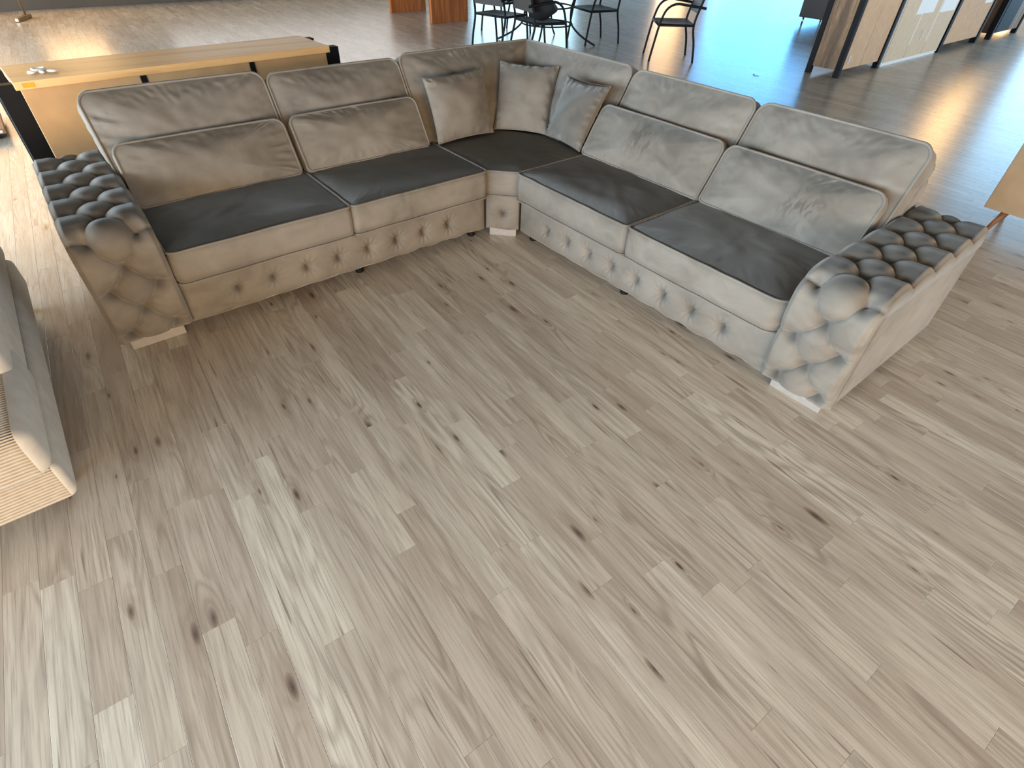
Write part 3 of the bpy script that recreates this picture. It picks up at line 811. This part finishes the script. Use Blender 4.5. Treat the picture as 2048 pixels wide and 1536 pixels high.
# slim metal stand with flat foot in front of the dark wall
t = empty('floor_stand', (-10.9, -1.75, 0)); tag(t, 'slim metal stand with a long flat foot near the dark far wall', 'stand')
f_ = box('foot', -.26, .26, -.03, .03, .0, .06, MT['steel'], t, .01); f_.rotation_euler = (0, 0, R(-25))
bm = bmesh.new(); add_tube(bm, [(-.1, .05, .05), (-.1, .05, 1.5)], .016, 10); obj('pole', bm, MT['steel'], t, True)
box('sign_board', -.115, -.085, -.25, .35, 1.3, 1.7, MT['mdfpale'], t, .004)

# ------------------------------------------------------------------ cherry panel-leg table
t = empty('panel_table', (-8.15, 4.48, 0)); tag(t, 'cherry wood table on two solid slab legs in the far background', 'table')
box('slab_leg', .70, .78, -.40, .40, 0, .72, MT['cherry'], t, .004); box('slab_leg', -.80, -.72, -.40, .40, 0, .72, MT['cherry'], t, .004)
box('table_top', -.95, .93, -.45, .45, .72, .76, MT['cherry'], t, .004)

# ------------------------------------------------------------------ dark metal garden chairs round a table
def bez(p, n=8):
    """Catmull-Rom through points"""
    p = [Vector(q) for q in p]; out = []
    for i in range(len(p)-1):
        a, b_, c, d = p[max(i-1, 0)], p[i], p[i+1], p[min(i+2, len(p)-1)]
        for k in range(n):
            t_ = k/n
            out.append(.5*((2*b_)+(c-a)*t_+(2*a-5*b_+4*c-d)*t_*t_+(3*b_-a-3*c+d)*t_**3))
    return out+[p[-1]]
def make_chair():
    t = empty('garden_chair')
    hw = .28
    for s in (-1, 1):
        bm = bmesh.new()   # front leg sweeping up into the arm rest; chair faces +x
        add_tube(bm, bez([(.29, s*hw, 0), (.26, s*hw, .22), (.225, s*hw, .43), (.17, s*hw, .58), (.06, s*hw, .645), (-.10, s*hw, .635), (-.33, s*hw, .61)]), .0145, 8)
        obj('front_leg', bm, MT['black'], t, True)
        bm = bmesh.new()
        add_tube(bm, bez([(-.30, s*(hw-.02), 0), (-.27, s*(hw-.02), .2), (-.22, s*(hw-.02), .42), (-.27, s*(hw-.03), .65), (-.35, s*(hw-.04), .93)]), .0145, 8)
        obj('rear_leg', bm, MT['black'], t, True)
    bm = bmesh.new()
    g = []
    for i in range(9):
        u = -.22+.46*i/8; row = []
        for j in range(7):
            y = -hw+.02+(2*hw-.04)*j/6; z = .425-.018*math.sin(math.pi*i/8)*math.sin(math.pi*j/6)-(.012 if i == 8 else 0)
            row.append((bm.verts.new((u, y, z+.006)), bm.verts.new((u, y, z-.006))))
        g.append(row)
    for i in range(8):
        for j in range(6):
            bm.faces.new((g[i][j][0], g[i+1][j][0], g[i+1][j+1][0], g[i][j+1][0])); bm.faces.new((g[i][j][1], g[i][j+1][1], g[i+1][j+1][1], g[i+1][j][1]))
    obj('seat', bm, MT['mesh'], t, True)
    bm = bmesh.new()
    add_tube(bm, [(-.22, -hw+.01, .42), (-.22, hw-.01, .42)], .013, 8); add_tube(bm, [(.235, -hw+.005, .413), (.235, hw-.005, .413)], .013, 8)
    for s in (-1, 1): add_tube(bm, [(-.22, s*(hw-.015), .42), (.235, s*(hw-.01), .413)], .014, 8)
    obj('seat_frame', bm, MT['black'], t, True)
    bm = bmesh.new(); g = []
    for i in range(8):
        z = .54+.40*i/7; x = -.245-.105*(i/7)**1.1; row = []
        for j in range(7):
            y = -hw+.035+(2*hw-.07)*j/6; row.append((bm.verts.new((x-.012*math.sin(math.pi*j/6)+.005, y, z)), bm.verts.new((x-.012*math.sin(math.pi*j/6)-.005, y, z))))
        g.append(row)
    for i in range(7):
        for j in range(6):
            bm.faces.new((g[i][j][0], g[i+1][j][0], g[i+1][j+1][0], g[i][j+1][0])); bm.faces.new((g[i][j][1], g[i][j+1][1], g[i+1][j+1][1], g[i+1][j][1]))
    obj('backrest', bm, MT['mesh'], t, True)
    bm = bmesh.new(); add_tube(bm, [(-.352, -hw+.03, .935), (-.37, 0, .94), (-.352, hw-.03, .935)], .012, 8); obj('top_rail', bm, MT['black'], t, True)
    return t
proto = make_chair()
CH = [(-3.13, 5.55, -131.8, 'dark metal garden chair standing alone to the right of the table group'),
      (-4.90, 3.74, 104, 'dark metal garden chair with empty seat, leftmost at the garden table'),
      (-4.15, 3.86, 80, 'dark metal garden chair with a black backpack on its seat'),
      (-4.66, 5.50, -105, 'dark metal garden chair on the right side of the garden table, facing left'),
      (-6.05, 4.75, 0, 'dark metal garden chair at the far side of the garden table')]
for i, (x, y, a, lab) in enumerate(CH):
    if i == 0: c = proto
    else:
        c = proto.copy(); COL.objects.link(c)
        for ch in list(proto.children):
            k = ch.copy(); COL.objects.link(k); k.parent = c
    c.location = (x, y, 0); c.rotation_euler = (0, 0, R(a)); c.scale = (1.08,)*3; tag(c, lab, 'chair', 'garden chairs')
t = empty('garden_table', (-4.95, 4.72, 0)); tag(t, 'round dark metal garden table with flared legs and ring braces', 'table')
for k in range(4):
    a = R(38+90*k); cs_, sn = math.cos(a), math.sin(a)
    bm = bmesh.new(); add_tube(bm, bez([(.80*cs_, .80*sn, .012), (.56*cs_, .56*sn, .13), (.40*cs_, .40*sn, .27), (.37*cs_, .37*sn, .42), (.39*cs_, .39*sn, .55), (.46*cs_, .46*sn, .70)]), .014, 8)
    obj('leg', bm, MT['black'], t, True)
for z, rd in ((.27, .40), (.50, .38)):
    bm = bmesh.new(); add_tube(bm, [(rd*math.cos(k*math.pi/16), rd*math.sin(k*math.pi/16), z) for k in range(32)], .011, 8, True); obj('ring_brace', bm, MT['black'], t, True)
bm = bmesh.new(); add_lathe(bm, [(.56, .70), (.575, .705), (.575, .722), (.56, .728)], seg=40); obj('table_top', bm, MT['mesh'], t, False)
# backpack on the chair: lumpy continuous shell
bm = bmesh.new(); bmesh.ops.create_uvsphere(bm, u_segments=36, v_segments=24, radius=1)
for v in bm.verts:
    p = v.co.copy(); q = Vector([abs(c)**.75*(1 if c > 0 else -1) for c in p])
    w_ = 1+.12*noise.noise(p*2.2)+.05*noise.noise(p*6)
    bulge = .07*math.exp(-((p.z+.45)/.35)**2)*max(0, p.x)
    v.co = Vector((q.x*.15*w_+bulge*2.2-.04*(p.z), q.y*.19*w_, .25+q.z*.25*(1+.04*noise.noise(p*3))))
bag = obj('backpack', bm, MT['bag'], None, True, (-4.13, 3.80, .464)); bag.rotation_euler = (0, 0, R(80))
tag(bag, 'black soft backpack sitting on a garden chair', 'backpack')
bm = bmesh.new(); add_tube(bm, bez([(-.03, -.05, .47), (-.035, -.045, .53), (-.035, .045, .53), (-.03, .05, .47)]), .009, 8); obj('handle', bm, MT['bag'], bag, True)
bm = bmesh.new(); bmesh.ops.create_uvsphere(bm, u_segments=20, v_segments=14, radius=1)
for v in bm.verts: v.co = Vector((.15+v.co.x*.055, v.co.y*.12, .15+v.co.z*.11))
obj('front_pocket', bm, MT['bag'], bag, True)

# ------------------------------------------------------------------ row of cabinets seen from behind (plane x = -1)
def framed_cabinet(name, y0, y1, label, side, back, h=1.15, post=.072, x0=-1.47, x1=-1.0, splits=(.5,), z0=.09):
    t = empty(name, ((x0+x1)/2, (y0+y1)/2, 0)); tag(t, label, 'cabinet')
    cx, cy = (x0+x1)/2, (y0+y1)/2; hx, hy = (x1-x0)/2, (y1-y0)/2
    for sx in (-1, 1):
        for sy in (-1, 1):
            xa, xb = sorted((sx*hx, sx*(hx-post))); ya, yb = sorted((sy*hy, sy*(hy-post)))
            box('post', xa, xb, ya, yb, 0, h, MT['black'], t, .003)
    for sy in (-1, 1):
        ya, yb = sorted((sy*(hy-.012), sy*(hy-.04))); box('side_panel', -hx+post, hx-post, ya, yb, z0, h-.03, side, t, .003)
    edges = [-hy+post]+[-hy+2*hy*s for s in splits]+[hy-post]
    for a, b_ in zip(edges, edges[1:]): box('back_panel', hx-.028, hx-.02, a+.004, b_-.004, z0, h-.03, back, t, .001)
    box('top_board', -hx, hx, -hy, hy, h, h+.04, side, t, .004); box('floor_board', -hx+post, hx-.03, -hy+.04, hy-.04, z0, z0+.03, side, t, .003)
    return t
def swirl(parent, x, y, z, s=.045):
    """small white hand-written mark like a looped stroke"""
    bm = bmesh.new()
    add_tube(bm, bez([(0, -.4*s, -.9*s), (0, .1*s, .0), (0, .5*s, .9*s), (0, -.3*s, .8*s), (0, .0, .1*s), (0, .55*s, -.1*s), (0, .1*s, -.9*s), (0, -.5*s, -.8*s)]), .006, 6)
    obj('chalk_mark', bm, MT['white'], parent, True, (x, y, z))['label'] = 'small white scribbled mark'
t = framed_cabinet('rustic_cabinet', 6.55, 7.80, 'rustic wood cabinet with black metal posts, nearest of the cabinet row', MT['rustic'], MT['mdf'])
swirl(t, .219, -.42, .20)
t = empty('flat_cabinet', (-1.17, 8.90, 0)); tag(t, 'pale cabinet with white edges and paper sheets taped to its back', 'cabinet')
box('body', -.22, .155, -1.02, 1.02, .03, 1.15, MT['white'], t, .003)
for a, b_ in ((-1.0, -.30), (-.285, .32), (.335, 1.0)): box('back_panel', .156, .164, a, b_, .05, 1.13, MT['mdfpale'], t, .001)
for y in (-.2925, .3275): box('groove_strip', .156, .1665, y-.012, y+.012, .22, 1.13, MT['white'], t, .001)
box('plinth', -.2, .15, -1.0, 1.0, 0, .03, MT['white'], t, .002)
box('paper_sheet', .1642, .166, -.52, .10, .62, 1.10, MT['paper'], t, .0005); box('paper_sheet', .1642, .166, .36, .95, .60, 1.10, MT['paper'], t, .0005)
swirl(t, .17, .05, .33, .06)
t = framed_cabinet('hardboard_cabinet', 9.97, 11.75, 'cabinet with brown hardboard back and wide black post beyond the papered one', MT['black'], MT['mdf'], post=.10, splits=(.62,), z0=.10)
box('paper_sheet', .212, .216, .35, .70, .62, 1.10, MT['paper'], t, .0005)
t = framed_cabinet('dark_cabinet', 12.35, 13.9, 'dark brown wooden cabinet at the far end of the row', MT['darkwood'], MT['rustic'], post=.09, x0=-1.75, x1=-.98)
box('dark_panel', .372, .384, -.64, .1, .10, 1.12, MT['black'], t, .002)
# black lacquer sideboard
t = empty('black_sideboard', (-3.15, 11.05, 0)); tag(t, 'black lacquered low sideboard on slim chrome legs behind the cabinets', 'sideboard')
box('body', -.75, .75, -.45, .45, .13, .82, MT['blackgl'], t, .006)
for k in range(2): box('drawer_front', -.745+.75*k+.005, .0+.75*k-.005, -.468, -.452, .15, .47, MT['blackgl'], t, .003); box('drawer_front', -.745+.75*k+.005, .0+.75*k-.005, -.468, -.452, .48, .80, MT['blackgl'], t, .003)
for sx in (-1, 1):
    for sy in (-1, 1):
        bm = bmesh.new(); add_lathe(bm, [(.018, 0), (.018, .13)], seg=12); obj('leg', bm, MT['chrome'], t, True, (sx*.68, sy*.38, 0))
# cabinet at the right edge
t = empty('tan_cabinet', (2.65, 3.03, 0)); tag(t, 'tan cabinet on tapered brown legs at the right edge behind the sofa arm', 'cabinet')
box('body', -.745, .745, -.22, .22, .15, 1.05, MT['white'], t, .004)
box('back_panel', -.74, .74, -.232, -.221, .152, 1.045, MT['tan'], t, .002)
for sx in (-1, 1):
    for sy in (-1, 1):
        bm = bmesh.new(); add_tube(bm, [(sx*.62, sy*.13, .152), (sx*.66, sy*.17, 0)], [.022, .013], 12); obj('leg', bm, MT['beech'], t, True)
# dark curl of plastic strap lying on the floor behind the sofa
bm = bmesh.new(); add_tube(bm, bez([(.05, -.03, .004), (.0, -.05, .004), (-.05, -.02, .005), (-.055, .03, .004)]), .0025, 6)
o = obj('strap_scrap', bm, MT['bag'], None, True, (-1.72, 5.75, 0)); tag(o, 'tiny dark curled scrap on the bright floor behind the sofa', 'scrap')
